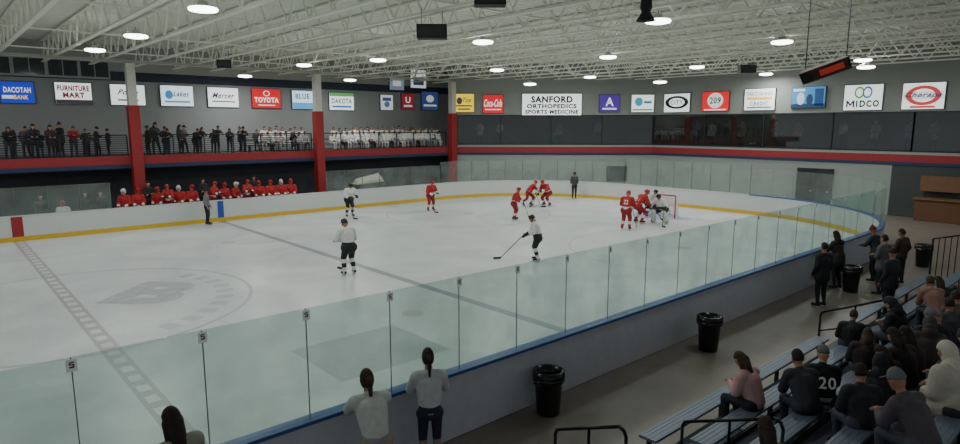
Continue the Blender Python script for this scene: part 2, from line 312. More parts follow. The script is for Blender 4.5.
def rpath(off,n=16):
    pts=[]
    for cx,cy,a0 in((HX-RC,-(HN-RC),-90),(HX-RC,HY-RC,0),(-(HX-RC),HY-RC,90),(-(HX-RC),-(HN-RC),180)):
        for i in range(n+1):
            a=radians(a0+90*i/n); pts.append((cx+(RC+off)*cos(a),cy+(RC+off)*sin(a)))
    return pts
p=rpath(.02); B=MB(); n=len(p); B.add([(x,y,0) for x,y in p]+[(x,y,-.01) for x,y in p],[tuple(range(n)),tuple(range(2*n-1,n-1,-1))])
ice=B.build('floor_ice',ice_material()); struct(ice)
def ice_text(s,x,y,w,h,rz,c):
    me=text_mesh(s,w,h,M(c,.3,var=.3,scale=4),'ice_marking',bold=.05); o=link('ice_marking',me,ice)
    o.matrix_local=Matrix.Translation((x,y,.004))@Matrix.Rotation(rz,4,'Z')@Matrix.Rotation(radians(-90),4,'X'); return o
ice_text('B',2.1,0.1,2.1,2.5,radians(-45),(172,179,181))
# ------------- boards
boards=empty('rink_boards',(0,0,0),0,'continuous white dasher boards with yellow kick plate circling the ice','rink boards')
def loop(off0,off1,z0,z1,sel=lambda x,y:True):
    a=rpath(off0);b=rpath(off1);n=len(a); B=MB()
    for i in range(n):
        j=(i+1)%n; mx=(a[i][0]+a[j][0])/2; my=(a[i][1]+a[j][1])/2
        if not sel(mx,my): continue
        q=[a[i],a[j],b[j],b[i]]
        B.add([(x,y,z0) for x,y in q]+[(x,y,z1) for x,y in q],[(3,2,1,0),(4,5,6,7),(0,1,5,4),(1,2,6,5),(2,3,7,6),(3,0,4,7)])
    return B
white_b=M((196,200,198),.45,var=.04)
loop(0,.05,.2,1.05).build('board_face',white_b,boards)
loop(-.015,.05,0,.2).build('kick_plate',M((205,170,45),.4),boards)
loop(.05,.16,0,1.05).build('outer_panel',M((192,198,206),.6,var=.1),boards)
near=lambda x,y: y<-4 
loop(-.01,.2,1.05,1.1,near).build('cap_rail',M((58,88,150),.4),boards)
loop(-.01,.2,1.05,1.1,lambda x,y: not near(x,y)).build('cap_rail',M((192,196,193),.4),boards)
B=MB().box((-.2,12.93,.2),(.2,12.97,1.06)); B.build('line_marking',M((150,40,45)),boards)
B=MB().box((8.35,12.93,.2),(8.65,12.97,1.06)); B.build('line_marking',M((45,75,165)),boards)
# ------------- glass
G=glassmat('rink_glass',(.62,.82,.76),.15,.03,(.89,.965,.945)); GE=glassmat('rink_glass_end',(.60,.72,.68),.07,.03)
o_=.1; runs=[]
SP=1.28; x=.8-SP*6; r_=[]
while x<HX-RC-.5: r_.append((x,-HN-o_)); x+=SP
nC=11; cor=[(HX-RC+(RC+o_)*cos(radians(-90+90*i/nC)),-(HN-RC)+(RC+o_)*sin(radians(-90+90*i/nC))) for i in range(nC+1)]
runs.append(('near',r_+[cor[0]],2.6,'clear green-tinted glass panels along the near side boards'))
runs.append(('corner',cor,2.55,'curved run of glass panels round the near right corner'))
y0,y1=-(HN-RC),HY-RC
runs.append(('end',[(HX+o_,y0+(y1-y0)*i/7) for i in range(8)],2.75,'straight run of glass panels on the end boards behind the goal'))
fc=[(HX-RC+(RC+o_)*cos(radians(90*i/nC)),HY-RC+(RC+o_)*sin(radians(90*i/nC))) for i in range(nC+1)]
runs.append(('farcorner',fc,2.5,'curved run of glass panels round the far corner'))
runs.append(('far',[(HX-RC-1.2*i,HY+o_) for i in range(8)],2.3,'far side glass panels between the corner and the team bench'))
runs.append(('far',[(3.6-1.2*i,HY+o_) for i in range(9)],2.3,'far side glass panels left of the team bench'))
pm=M((105,115,115),.5,.2); pmf=M((100,106,106),.5,.3); tw=M((235,238,236),.5,emis=.06); tb=M((20,20,22))  # tag white carries a faint glow, since the stand side gets little light
for k,pts,top,lb in runs:
    e=empty('rink_glass',(pts[0][0],pts[0][1],1.1),0,lb,'rink glass'); ox,oy=pts[0]; rel=[Vector((a-ox,b-oy,0)) for a,b in pts]
    for a,b in zip(rel[:-1],rel[1:]):
        d=(b-a).normalized(); nn=Vector((-d.y,d.x,0)); a2=a+d*.008;b2=b-d*.008; qd=[a2-nn*.006,b2-nn*.006,b2+nn*.006,a2+nn*.006]
        B=MB(); B.add([(p.x,p.y,0) for p in qd]+[(p.x,p.y,top-1.1) for p in qd],[(3,2,1,0),(4,5,6,7),(0,1,5,4),(1,2,6,5),(2,3,7,6),(3,0,4,7)])
        B.build('glass_panel',G if k=='near' else GE,e)
    for i,a in enumerate(rel):
        r=.0055 if k in('near','corner') else .013
        po=MB().box((-r,-r,0),(r,r,top-1.1)).build('post',pm if k in('near','corner') else pmf,e,loc=a)
        if k=='near':
            h_=top-1.1
            t=MB().box((-.05,-.02,h_-.15),(.05,-.008,h_-.02)).box((-.022,-.023,h_-.11),(.014,-.02,h_-.095),1).box((-.022,-.023,h_-.08),(.022,-.02,h_-.07),1).box((-.012,-.023,h_-.058),(.022,-.02,h_-.046),1).box((-.022,-.023,h_-.08),(-.01,-.02,h_-.05),1).box((.01,-.023,h_-.11),(.022,-.02,h_-.07),1).build('tag_plate',[tw,tb],po); t['label']='small pale tag with a dark mark'
# ------------- walls
A=(26.2,16.0); Bp=(37.0,6.0); Cc=(37.0,-27.0)
LW=((-14,20),(33,20))
wallgrey=M((150,154,154),.8,var=.05,scale=1); navy=M((48,56,74),.7); pale=M((146,156,151),.7,var=.06,scale=1)
struct(MB().box((-14,20,2.9),(33,20.3,7.35)).build('wall_left',wallgrey))
struct(MB().box((-14,19.95,7.35),(33,20.3,7.85)).build('trim_1',navy))
struct(MB().box((-14,20,7.85),(33,20.3,9.8)).build('trim_2',M((165,168,160))))
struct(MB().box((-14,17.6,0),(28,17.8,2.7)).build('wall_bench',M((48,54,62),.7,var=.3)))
struct(MB().box((-14,16.0,2.72),(26.4,20.0,3.34)).build('floor_mezzanine',M((70,70,72))))
B=MB().box((-14,15.93,2.95),(26.2,16.0,3.38)).seg(A,Bp,2.95,3.35,-.06,0).seg(Bp,Cc,2.95,3.35,-.06,0); struct(B.build('trim_3',M((148,40,44),.6)))
B=MB().box((-14,15.93,2.75),(26.2,16.0,2.95)).seg(A,Bp,2.78,2.95,-.06,0).seg(Bp,Cc,2.78,2.95,-.06,0); struct(B.build('trim_4',M((38,48,86),.6)))
B=MB().seg(A,Bp,0,2.95,0,.25).seg(Bp,(37,-9.2),0,2.95,0,.25).seg(A,Bp,2.95,3.5,0,.25).seg(Bp,Cc,2.95,3.5,0,.25); struct(B.build('wall_end',pale))
B=MB().seg((37,-9.2),Cc,0,2.95,0,.25); struct(B.build('wall_right',M((62,70,70),.7)))
B=MB().seg(A,Bp,5.65,9.8,0,.25).seg(Bp,Cc,5.65,9.8,0,.25); struct(B.build('wall_end_upper',M((146,151,146),.8,var=.05)))
B=MB().seg(A,Bp,3.3,3.45,.25,3.6).seg(Bp,Cc,3.3,3.45,.25,3.6); struct(B.build('floor_lounge',M((60,60,62))))
B=MB().seg((27,17),(41,4.5),3.3,6,3.2,3.4).seg((40.5,8),(40.5,-27),3.3,6,0,.2); struct(B.build('wall_lounge',M((84,82,78),.8,var=.6,scale=.8)))
B=MB().seg(A,Bp,5.65,5.8,.25,3.6).seg(Bp,Cc,5.65,5.8,.25,3.6); struct(B.build('ceiling_lounge',M((60,60,60))))
WG=glassmat('window_glass',(.10,.12,.11),.08,.10,(.7,.75,.74))
def window(a,b,i):
    a=Vector((a[0],a[1],0)); b=Vector((b[0],b[1],0))
    d=(b-a).normalized(); nw=max(1,round((b-a).length/3.6))
    fr=MB(); fr.seg(a,b,3.5,3.58,-.02,.12).seg(a,b,5.57,5.65,-.02,.12)
    for k in range(nw+1):
        p=a+(b-a)*k/nw; fr.seg(p-d*.03,p+d*.03,3.5,5.65,-.02,.12)
    o=MB().seg(a,b,3.58,5.57,.04,.06).build('window_%d'%i,WG); struct(o); fr.build('window_frame',M((44,46,48),.5,.4),o)
window(A,Bp,1); window(Bp,(37,-10),2); window((37,-10),Cc,3)
dl=bpy.data.lights.new('lounge','AREA'); dl.shape='DISK'; dl.size=.25; dl.energy=9; dl.color=(1,.9,.78)  # downlights and their lamps added to brighten the lounge so its figures show
for (x_,y_) in((30.5,14.5),(34.5,10.8),(38.4,3),(38.4,-1.5),(38.4,-6),(38.4,-10.5)):
    e=empty('downlight',(x_,y_,5.6),0,'small warm round downlight added to light the room behind the upper windows','ceiling light','added lounge downlights')
    MB().lathe([(.14,.05),(.14,.0),(.11,-.005)],16).build('ring',M((60,60,60)),e); MB().lathe([(.11,-.002),(.001,-.01)],16).build('lens',M((255,225,180),emis=6),e)
    l=bpy.data.objects.new('lounge_fill_lamp',dl); COL.objects.link(l); l.parent=e; l.location=(0,0,-.05)
w=MB(); fr=MB()
for k in range(6):
    x0=-3.2+k*1.45; w.box((x0,19.9,7.5),(x0+1.3,19.94,8.3)); fr.box((x0-.07,19.86,7.4),(x0,19.95,8.4)); fr.box((x0+1.3,19.86,7.4),(x0+1.37,19.95,8.4)); fr.box((x0,19.86,7.4),(x0+1.3,19.95,7.5)); fr.box((x0,19.86,8.3),(x0+1.3,19.95,8.4)); fr.box((x0+.63,19.87,7.5),(x0+.67,19.95,8.3))
o=w.build('window_4',M((52,60,66),.12,var=.6,scale=1.5)); struct(o); fr.build('window_frame',M((160,164,164)),o)
# ceiling deck, corrugated
B=MB(); y=-27; z=9.25; prof=[]
while y<24: prof+= [(y,z),(y+.14,z),(y+.19,z+.04),(y+.33,z+.04)]; y+=.38
n=len(prof); B.add([(-14,a,b) for a,b in prof]+[(46,a,b) for a,b in prof],[(i,i+1,n+i+1,n+i) for i in range(n-1)])
struct(B.build('ceiling',M((220,221,208),.7,var=.03)))
struct(MB().box((-14,20.3,-.2),(46,20.4,9.8)).build('wall_back',wallgrey))
def door(i,u0,u1,h,c):
    a=onwall(u0,200,Bp,Cc); b=onwall(u1,200,Bp,Cc)
    o=MB().box((36.9,b.y,0),(37.0,a.y,h)).build('door_%d'%i,M(c,.5)); struct(o)
    MB().box((36.86,b.y-.08,0),(36.99,b.y,h+.08)).box((36.86,a.y,0),(36.99,a.y+.08,h+.08)).box((36.86,b.y-.08,h),(36.99,a.y+.08,h+.08)).build('door_frame',M((50,52,54)),o)
    MB().box((36.84,b.y+.1,1.0),(36.88,b.y+.2,1.06)).build('door_handle',M((190,190,190),.3,.9),o)
door(1,797,813,2.3,(34,40,42)); door(2,815,830,2.3,(44,50,52))
def wallbox(name,u0,u1,v0,v1,a,b,c,label,cat,th=.08,emis=0):
    p0=onwall(u0,v1,a,b); p1=onwall(u1,v0,a,b); rz=atan2(b[1]-a[1],b[0]-a[0]); w=(Vector((p1.x,p1.y,0))-Vector((p0.x,p0.y,0))).length; h=p1.z-p0.z
    e=empty(name,((p0.x+p1.x)/2,(p0.y+p1.y)/2,p0.z),rz,label,cat)
    MB().box((-w/2,-th,0),(w/2,-.003,h)).build('casing',M((30,32,34)),e); MB().box((-w/2+.05,-th-.01,.05),(w/2-.05,-th-.001,h-.05)).build('screen',M(c,.2,emis=emis),e); return e
wallbox('wall_screen',606,627,166,181,A,Bp,(30,36,40),'dark wall screen behind the end glass left of the goal','screen')
e=empty('counter',(36.2,-12.3,0),0,'orange-brown wooden counter against the far right wall','counter')
MB().box((-.35,-3,0),(.4,1.6,1.1)).build('base',M((105,72,48)),e); MB().box((-.45,-3.1,1.1),(.45,1.7,1.17)).build('countertop',M((130,95,65),.4),e); MB().box((.3,-3,1.5),(.5,1.6,2.3)).build('menu_panel',M((118,84,58)),e)
# ------------- columns
for i,x in enumerate((-4.8,5.45,15.6,26.2)):
    lb=['square column beyond the left end of the balcony','square column with red lower half at the left end of the team bench','square red and white column between the balcony rails, second from left','red column at the corner where balcony meets the window wall'][i]
    e=empty('column',(x,15.72,0),0,lb,'column','balcony columns')
    MB().box((-.2,-.2,0),(.2,.2,7.98)).build('shaft',M((205,205,195)),e)
    MB().box((-.25,-.25,0),(.25,.25,5.75 if i!=1 else 5.9)).build('red_wrap',M((150,38,42),.6),e)
tag(MB().box((-14,15.6,8.0),(26.2,15.84,8.03)).box((-14,15.6,8.09),(26.2,15.84,8.12)).box((-14,15.7,8.03),(26.2,15.74,8.09)).build('girder',M((200,200,188))),'pale steel girder resting on the balcony columns','girder')
# ------------- balcony rails
rm=M((48,50,54),.4,.6)
for i,(x0,x1) in enumerate(((-5,5.15),(5.75,15.3),(15.9,25.9))):
    e=empty('balcony_rail',(x0,16.12,3.34),0,['dark balcony railing left of the first red column','dark balcony railing between first and second red columns','dark balcony railing in front of the white-shirted spectators'][i],'railing','balcony railings')
    L_=x1-x0; MB().cone((0,0,1.08),(L_,0,1.08),.03,.03,8).build('top_rail',rm,e)
    n_=round(L_/1.5)
    for k in range(n_+1): MB().box((k*L_/n_-.025,-.025,0),(k*L_/n_+.025,.025,1.06)).build('post',rm,e)
    B=MB()
    if i<2:
        for q in range(9): B.box((0,-.008,.08+q*.11),(L_,.008,.112+q*.11))
    else:
        for q in range(5): B.box((0,-.004,.12+q*.18),(L_,.004,.128+q*.18))
    B.build('cable_infill',rm,e)
# ------------- joists
jm=M((234,235,222),.6,var=.04)
JH=1.1
tc_=MB().box((-.09,-24,JH-.07),(.09,19.85,JH)); bc=MB().box((-.08,-24,0),(.08,19.85,.06)); wb=MB()
y=-24; up=False
while y<19.0:
    wb.cone((0,y,.04 if not up else JH-.05),(0,y+.75,JH-.05 if not up else .04),.034,.034,6); up=not up; y+=.75
mt_,mb_,mw_=tc_.mesh('top_chord',[jm]),bc.mesh('bottom_chord',[jm]),wb.mesh('web',[jm])
x=-3.9
while x<36.8:
    e=empty('roof_joist',(x,0,8.13),0,'pale open-web steel roof joist spanning the rink','roof joist','open-web roof joists')
    link('top_chord',mt_,e); link('bottom_chord',mb_,e); link('web',mw_,e)
    x+=2.1
for y,xe in((-19,36.9),(-12.5,36.9),(-6,36.9),(.5,36.9),(7,35.6),(13.5,28.6)):
    tag(MB().box((-4,y-.025,8.2),(xe,y+.025,8.25)).build('bridging_bar',jm),'pale steel bridging bar running across the joists','bridging bar','joist bridging bars')
# ------------- lights
lights=[(203,9),(136,36),(95,50),(378,60),(304,65),(483,42),(497,70),(608,57),(590,77),(658,21),(782,42),(697,67),(863,60),(766,74)]
LP=[atz(u,v,7.95) for u,v in lights]+[atz(245,76,7.75),atz(350,80,7.75),atz(660,82,7.4),atz(866,67,7.6),atz(530,84,7.4)]
off=[Vector((-4,-6,7.95)),Vector((-5,5,7.95)),Vector((2.5,-8,7.95)),Vector((-4,14,7.95)),Vector((11,-14.3,7.95))]
hous=MB().lathe([(.03,.2),(.1,.2),(.14,.12),(.33,.05),(.335,.02)],24).mesh('housing',[M((190,192,188),.5)],True)
lens=MB().lathe([(.35,.03),(.38,.0),(.35,-.05),(.2,-.08),(.001,-.09)],24).mesh('lens',[M((255,255,250),emis=10)],True)
ld=bpy.data.lights.new('high_bay','AREA'); ld.shape='DISK'; ld.size=.6; ld.energy=130; ld.color=(.99,1,.97)
ld_fill=ld.copy(); ld_fill.energy=45  # dimmer lamp over the stands, added out of view to light the near side
for i,p in enumerate(LP+off):
    e=empty('ceiling_light',p,0,'round white high-bay ceiling light hanging among the roof joists','ceiling light','high-bay ceiling lights')
    link('housing',hous,e); link('lens',lens,e); MB().cone((0,0,.2),(0,0,max(.3,8.2-p.z)),.01,.01,6).build('hanger',rm,e)
    l=bpy.data.objects.new('high_bay_lamp',ld_fill if i==len(LP)+4 else ld); COL.objects.link(l); l.parent=e; l.location=(0,0,-.11)
# ------------- speakers and hanging devices
def hangbox(u,v,z,w,d,h,label,name='loudspeaker',rz=0):
    p=atz(u,v,z); e=empty(name,(p.x,p.y,p.z-h/2),rz,label,'speaker')
    MB().box((-w/2,-d/2,0),(w/2,d/2,h)).build('cabinet',M((28,28,30)),e)
    MB().box((-w/2+.04,-d/2-.015,.04),(w/2-.04,-d/2,h-.04)).build('grille',M((48,48,50),.5),e)
    for s in(-1,1): MB().cone((s*w*.35,0,h),(s*w*.35,0,8.2-p.z+h/2),.008,.008,6).build('hanger',rm,e)
hangbox(432,32,7.55,.85,.45,.38,'black box loudspeaker hanging over centre ice, largest of those hung',rz=-.7)
hangbox(747,69,7.6,.75,.4,.36,'small black loudspeaker hanging near the end wall, right of the centre',rz=-.7)
hangbox(224,64,7.6,.6,.4,.34,'small black loudspeaker hanging at left near the balcony columns',rz=-.4)
hangbox(490,-1,7.7,.7,.4,.3,'dark box loudspeaker cut by the top edge of the view',rz=-.7)
p=atz(646,12,7.5); e=empty('horn_speaker',(p.x,p.y,p.z-.2),radians(-60),'black horn loudspeaker hanging above the near side, beside a round light','speaker')
MB().lathe([(.03,.5),(.12,.48),(.14,.3),(.1,.2),(.22,.0),(.2,.0),(.05,.12)],18).build('horn',M((24,24,26)),e,True); MB().cone((0,0,.48),(0,0,.9),.02,.02).build('bracket',rm,e)
# heater
p=atz(825,70,6.1); e=empty('infrared_heater',p,radians(-72),'hanging infrared heater with glowing orange underside above the bleachers','heater')
TM=Matrix.Rotation(radians(-20),4,'Y')@Matrix.Rotation(radians(-34),4,'X')@Matrix.Scale(.9,4)
B=MB(); B.add([(-.46,-.12,.13),(.46,-.12,.13),(.46,.12,.13),(-.46,.12,.13),(-.54,-.23,-.04),(.54,-.23,-.04),(.54,.23,-.04),(-.54,.23,-.04)],[(0,1,2,3),(0,4,5,1),(1,5,6,2),(2,6,7,3),(3,7,4,0)]); B.build('reflector',M((110,108,104),.5,.3),e).matrix_local=TM
MB().box((-.5,-.2,-.03),(.5,.2,.0)).build('inner_tray',M((96,70,64),.6),e).matrix_local=TM
MB().box((-.12,-.1,-.05),(.4,.1,-.03)).build('burner',M((185,64,50),.6,emis=.32),e).matrix_local=TM
MB().box((-.48,-.16,-.05),(-.28,.16,.02)).build('control_box',M((46,44,44),.5),e).matrix_local=TM
B=MB()
for k in range(12): B.box((-.2+k*.06,-.16,-.065),(-.195+k*.06,.16,-.055))
B.build('guard_grille',M((100,60,52),.5,.4),e).matrix_local=TM
for s in(-1,1): MB().cone((s*.38,.04,.04+s*.13),(s*.38,.04,2.12),.012,.012,6).build('hanger',rm,e)
# ================================================ SIGNS
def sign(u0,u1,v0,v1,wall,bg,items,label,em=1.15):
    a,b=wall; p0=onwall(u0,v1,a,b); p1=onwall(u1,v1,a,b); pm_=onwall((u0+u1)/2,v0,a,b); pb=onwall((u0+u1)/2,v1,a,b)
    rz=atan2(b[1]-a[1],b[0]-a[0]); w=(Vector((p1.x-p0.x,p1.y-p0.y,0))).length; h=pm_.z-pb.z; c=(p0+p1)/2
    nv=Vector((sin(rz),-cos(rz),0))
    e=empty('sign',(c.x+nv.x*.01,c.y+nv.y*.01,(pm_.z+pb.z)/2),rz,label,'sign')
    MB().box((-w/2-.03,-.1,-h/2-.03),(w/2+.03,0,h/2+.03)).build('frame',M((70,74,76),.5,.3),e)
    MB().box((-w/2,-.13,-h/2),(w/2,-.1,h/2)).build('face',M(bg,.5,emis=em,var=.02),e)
    dep=-.134
    for it in items:
        k=it[0]
        if k in('t','s','b'):
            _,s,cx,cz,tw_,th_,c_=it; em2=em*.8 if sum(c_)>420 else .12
            me=text_mesh(s,tw_*w,th_*h,M(c_,.5,emis=em2,var=.02),shear=.45 if k=='s' else 0,bold=.045 if k=='b' else .02); o=link('lettering',me,e); o.location=(cx*w,dep-.004,cz*h)
        elif k=='r':
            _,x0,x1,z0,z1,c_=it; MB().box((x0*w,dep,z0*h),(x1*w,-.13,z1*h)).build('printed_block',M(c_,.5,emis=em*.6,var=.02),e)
        elif k=='m':
            _,cx,cz,mw,mh,c_=it; x0,x1,z0,z1=(cx-mw/2)*w,(cx+mw/2)*w,(cz-mh/2)*h,(cz+mh/2)*h; t=(x1-x0)*.2; xm=(x0+x1)/2; y_=dep-.004
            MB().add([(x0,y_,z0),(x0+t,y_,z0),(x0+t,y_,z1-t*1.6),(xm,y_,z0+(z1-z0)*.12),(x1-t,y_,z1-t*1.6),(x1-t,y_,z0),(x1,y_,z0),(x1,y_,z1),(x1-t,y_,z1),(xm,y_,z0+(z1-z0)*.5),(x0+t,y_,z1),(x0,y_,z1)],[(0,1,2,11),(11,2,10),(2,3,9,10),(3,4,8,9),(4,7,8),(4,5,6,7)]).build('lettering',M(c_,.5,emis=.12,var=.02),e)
        elif k in('d','o'):
            _,cx,cz,rx,rz_,c_=it[:6]; n=24; B=MB()
            if k=='d': B.add([(cx*w+rx*w*cos(2*pi*i/n),dep-.002,cz*h+rz_*h*sin(2*pi*i/n)) for i in range(n)],[tuple(range(n))])
            else:
                B.add([(cx*w+rx*w*q*cos(2*pi*i/n),dep-.002,cz*h+rz_*h*q*sin(2*pi*i/n)) for q in(1,.68) for i in range(n)],[(i,(i+1)%n,n+(i+1)%n,n+i) for i in range(n)])
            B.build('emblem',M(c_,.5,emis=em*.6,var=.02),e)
    return e
W=(222,230,228); CH=(A,Bp); EW=(Bp,Cc)
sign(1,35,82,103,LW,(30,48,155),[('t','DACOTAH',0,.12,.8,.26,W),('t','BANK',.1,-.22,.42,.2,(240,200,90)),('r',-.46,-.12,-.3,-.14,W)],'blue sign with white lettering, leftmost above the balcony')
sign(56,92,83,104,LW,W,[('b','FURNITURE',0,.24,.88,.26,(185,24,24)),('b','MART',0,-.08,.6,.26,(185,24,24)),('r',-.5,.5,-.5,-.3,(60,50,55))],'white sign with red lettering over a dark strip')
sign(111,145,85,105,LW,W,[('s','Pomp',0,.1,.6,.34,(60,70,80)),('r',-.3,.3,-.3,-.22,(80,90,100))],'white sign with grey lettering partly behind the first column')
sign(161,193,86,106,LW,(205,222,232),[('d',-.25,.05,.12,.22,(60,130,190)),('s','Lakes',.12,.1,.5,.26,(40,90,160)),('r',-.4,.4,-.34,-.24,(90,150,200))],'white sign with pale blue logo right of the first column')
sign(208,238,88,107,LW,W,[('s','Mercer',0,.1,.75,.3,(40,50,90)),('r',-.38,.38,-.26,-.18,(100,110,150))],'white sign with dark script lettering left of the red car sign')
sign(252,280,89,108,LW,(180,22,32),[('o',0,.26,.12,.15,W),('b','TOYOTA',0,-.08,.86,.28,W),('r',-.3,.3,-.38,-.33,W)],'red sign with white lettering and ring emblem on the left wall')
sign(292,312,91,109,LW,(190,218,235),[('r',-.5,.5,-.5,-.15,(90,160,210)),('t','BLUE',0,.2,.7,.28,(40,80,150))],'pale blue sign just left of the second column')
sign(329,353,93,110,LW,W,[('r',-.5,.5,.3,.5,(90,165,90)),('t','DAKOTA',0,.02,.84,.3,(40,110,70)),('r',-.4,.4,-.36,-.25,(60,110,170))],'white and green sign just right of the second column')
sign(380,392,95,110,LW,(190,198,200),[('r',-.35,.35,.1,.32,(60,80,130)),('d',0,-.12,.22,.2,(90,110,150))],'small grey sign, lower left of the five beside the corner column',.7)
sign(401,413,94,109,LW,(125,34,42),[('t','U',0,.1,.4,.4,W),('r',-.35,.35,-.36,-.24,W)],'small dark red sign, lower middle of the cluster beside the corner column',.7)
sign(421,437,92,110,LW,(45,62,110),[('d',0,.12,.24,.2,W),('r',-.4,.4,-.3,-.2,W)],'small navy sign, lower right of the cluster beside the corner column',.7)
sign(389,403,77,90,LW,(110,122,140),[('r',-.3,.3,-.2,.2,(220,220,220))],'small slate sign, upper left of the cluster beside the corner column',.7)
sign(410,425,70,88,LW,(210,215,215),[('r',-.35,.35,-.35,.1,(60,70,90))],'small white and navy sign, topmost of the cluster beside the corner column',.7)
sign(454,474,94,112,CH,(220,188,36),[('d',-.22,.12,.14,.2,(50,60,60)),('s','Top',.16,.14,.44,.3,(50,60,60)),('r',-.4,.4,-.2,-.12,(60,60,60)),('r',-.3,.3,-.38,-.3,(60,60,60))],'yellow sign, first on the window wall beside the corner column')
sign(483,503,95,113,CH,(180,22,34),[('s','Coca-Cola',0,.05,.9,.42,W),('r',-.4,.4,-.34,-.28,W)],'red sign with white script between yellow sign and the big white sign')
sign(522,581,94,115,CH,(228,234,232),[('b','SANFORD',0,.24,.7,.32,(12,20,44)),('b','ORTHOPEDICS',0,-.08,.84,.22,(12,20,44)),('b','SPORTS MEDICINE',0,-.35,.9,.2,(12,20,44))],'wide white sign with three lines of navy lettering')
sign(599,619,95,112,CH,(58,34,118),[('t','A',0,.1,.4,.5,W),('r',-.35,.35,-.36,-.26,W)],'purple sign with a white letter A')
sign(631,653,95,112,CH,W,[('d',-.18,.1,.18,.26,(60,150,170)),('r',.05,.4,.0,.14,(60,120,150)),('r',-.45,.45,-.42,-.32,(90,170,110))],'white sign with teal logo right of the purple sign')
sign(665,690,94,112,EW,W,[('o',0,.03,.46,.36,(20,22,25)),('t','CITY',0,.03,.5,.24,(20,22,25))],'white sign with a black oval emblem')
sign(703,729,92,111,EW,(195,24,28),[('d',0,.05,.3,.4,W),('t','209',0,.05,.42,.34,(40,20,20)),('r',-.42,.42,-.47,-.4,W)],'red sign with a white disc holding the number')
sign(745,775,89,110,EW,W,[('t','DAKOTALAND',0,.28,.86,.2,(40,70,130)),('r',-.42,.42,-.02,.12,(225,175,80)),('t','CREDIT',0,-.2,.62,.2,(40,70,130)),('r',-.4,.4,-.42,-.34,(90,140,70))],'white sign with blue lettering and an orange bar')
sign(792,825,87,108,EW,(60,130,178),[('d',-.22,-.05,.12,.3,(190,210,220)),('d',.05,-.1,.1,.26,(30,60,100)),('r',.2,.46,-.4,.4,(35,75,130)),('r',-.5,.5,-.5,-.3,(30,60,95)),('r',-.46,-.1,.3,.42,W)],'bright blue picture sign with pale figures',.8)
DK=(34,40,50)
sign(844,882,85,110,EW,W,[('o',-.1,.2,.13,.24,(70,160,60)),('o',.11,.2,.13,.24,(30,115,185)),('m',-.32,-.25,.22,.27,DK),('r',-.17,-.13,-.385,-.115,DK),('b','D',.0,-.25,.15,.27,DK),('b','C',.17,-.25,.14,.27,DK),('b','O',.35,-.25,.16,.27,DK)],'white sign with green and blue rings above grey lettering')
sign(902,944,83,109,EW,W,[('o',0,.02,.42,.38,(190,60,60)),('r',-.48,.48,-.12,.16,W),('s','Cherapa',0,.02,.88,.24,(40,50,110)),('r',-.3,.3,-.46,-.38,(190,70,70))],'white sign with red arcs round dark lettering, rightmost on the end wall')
# ================================================ GOAL
gx,gy=27.0,-1.15
e=empty('hockey_goal',(gx,gy,0),0,'red-piped hockey goal with white netting before the end boards','goal')
MB().path([(0,-.92,0),(0,-.92,1.2),(0,.92,1.2),(0,.92,0)],.035,10).build('goal_frame',M((195,40,40),.4),e,True)
MB().path([(0,-.92,.03),(.6,-.8,.03),(1.0,-.45,.03),(1.05,0,.03),(1.0,.45,.03),(.6,.8,.03),(0,.92,.03)],.03,8).path([(0,-.92,1.2),(.45,-.7,1.2),(.5,0,1.2),(.45,.7,1.2),(0,.92,1.2)],.025,8).path([(.5,0,1.2),(1.05,0,.03)],.025,8).build('base_frame',M((215,215,212),.5),e,True)
B=MB(); bt=[(0,-.92),(.6,-.8),(1.0,-.45),(1.05,0),(1.0,.45),(.6,.8),(0,.92)]; tp_=[(0,-.92),(.4,-.75),(.48,-.4),(.5,0),(.48,.4),(.4,.75),(0,.92)]
for i in range(6):
    for k in range(7):
        s=k/7; p0=Vector(bt[i]).lerp(Vector(bt[i+1]),s); p1=Vector(tp_[i]).lerp(Vector(tp_[i+1]),s); B.cone((p0.x,p0.y,.03),(p1.x,p1.y,1.2),.011,.011,4)
    for k in range(1,12):
        s=k/12; q0=Vector(bt[i]).lerp(Vector(tp_[i]),s); q1=Vector(bt[i+1]).lerp(Vector(tp_[i+1]),s); B.cone((q0.x,q0.y,.03+1.17*s),(q1.x,q1.y,.03+1.17*s),.011,.011,4)
B.build('net',M((235,235,232)),e)
# ================================================ PLAYERS
RED=(165,32,38); WHT=(204,206,202); BLK=(28,29,34)
GO=(26.5,-1)
def stick(o_loc,rz,scale,key,label,side=1,reach=.62,swing=0):
    J=POSE[key]; m=Matrix.Translation(o_loc)@Matrix.Rotation(rz,4,'Z')@Matrix.Scale(scale,4)
    a=m@(J['wr'][0]+V(0,.07,0)); b=m@(J['wr'][1]+V(0,.07,0))
    hi,lo=(a,b) if a.z>b.z else (b,a)
    h=(lo-hi); h.z=0; h.normalize(); f=Matrix.Rotation(rz+swing,3,'Z')@V(0,1,0)
    dr=(h*.35+f).normalized(); tip=lo+dr*reach; tip.z=.05
    B=MB(); B.cone(hi,lo,.014,.014,6); B.cone(lo,tip,.014,.014,6); B.sph(hi,.018,8,6)
    bl=(dr+Vector((-dr.y,dr.x,0))*side*.8); bl.z=0; bl.normalize(); n=Vector((-bl.y,bl.x,0))*.01
    q=[tip+n,tip+bl*.3+n,tip+bl*.3-n,tip-n]
    B.add([(p.x,p.y,.01) for p in q]+[(p.x,p.y,.085) for p in q],[(3,2,1,0),(4,5,6,7),(0,1,5,4),(1,2,6,5),(2,3,7,6),(3,0,4,7)])
    return tag(B.build('hockey_stick',M((45,42,40),.4)),label,'hockey stick')
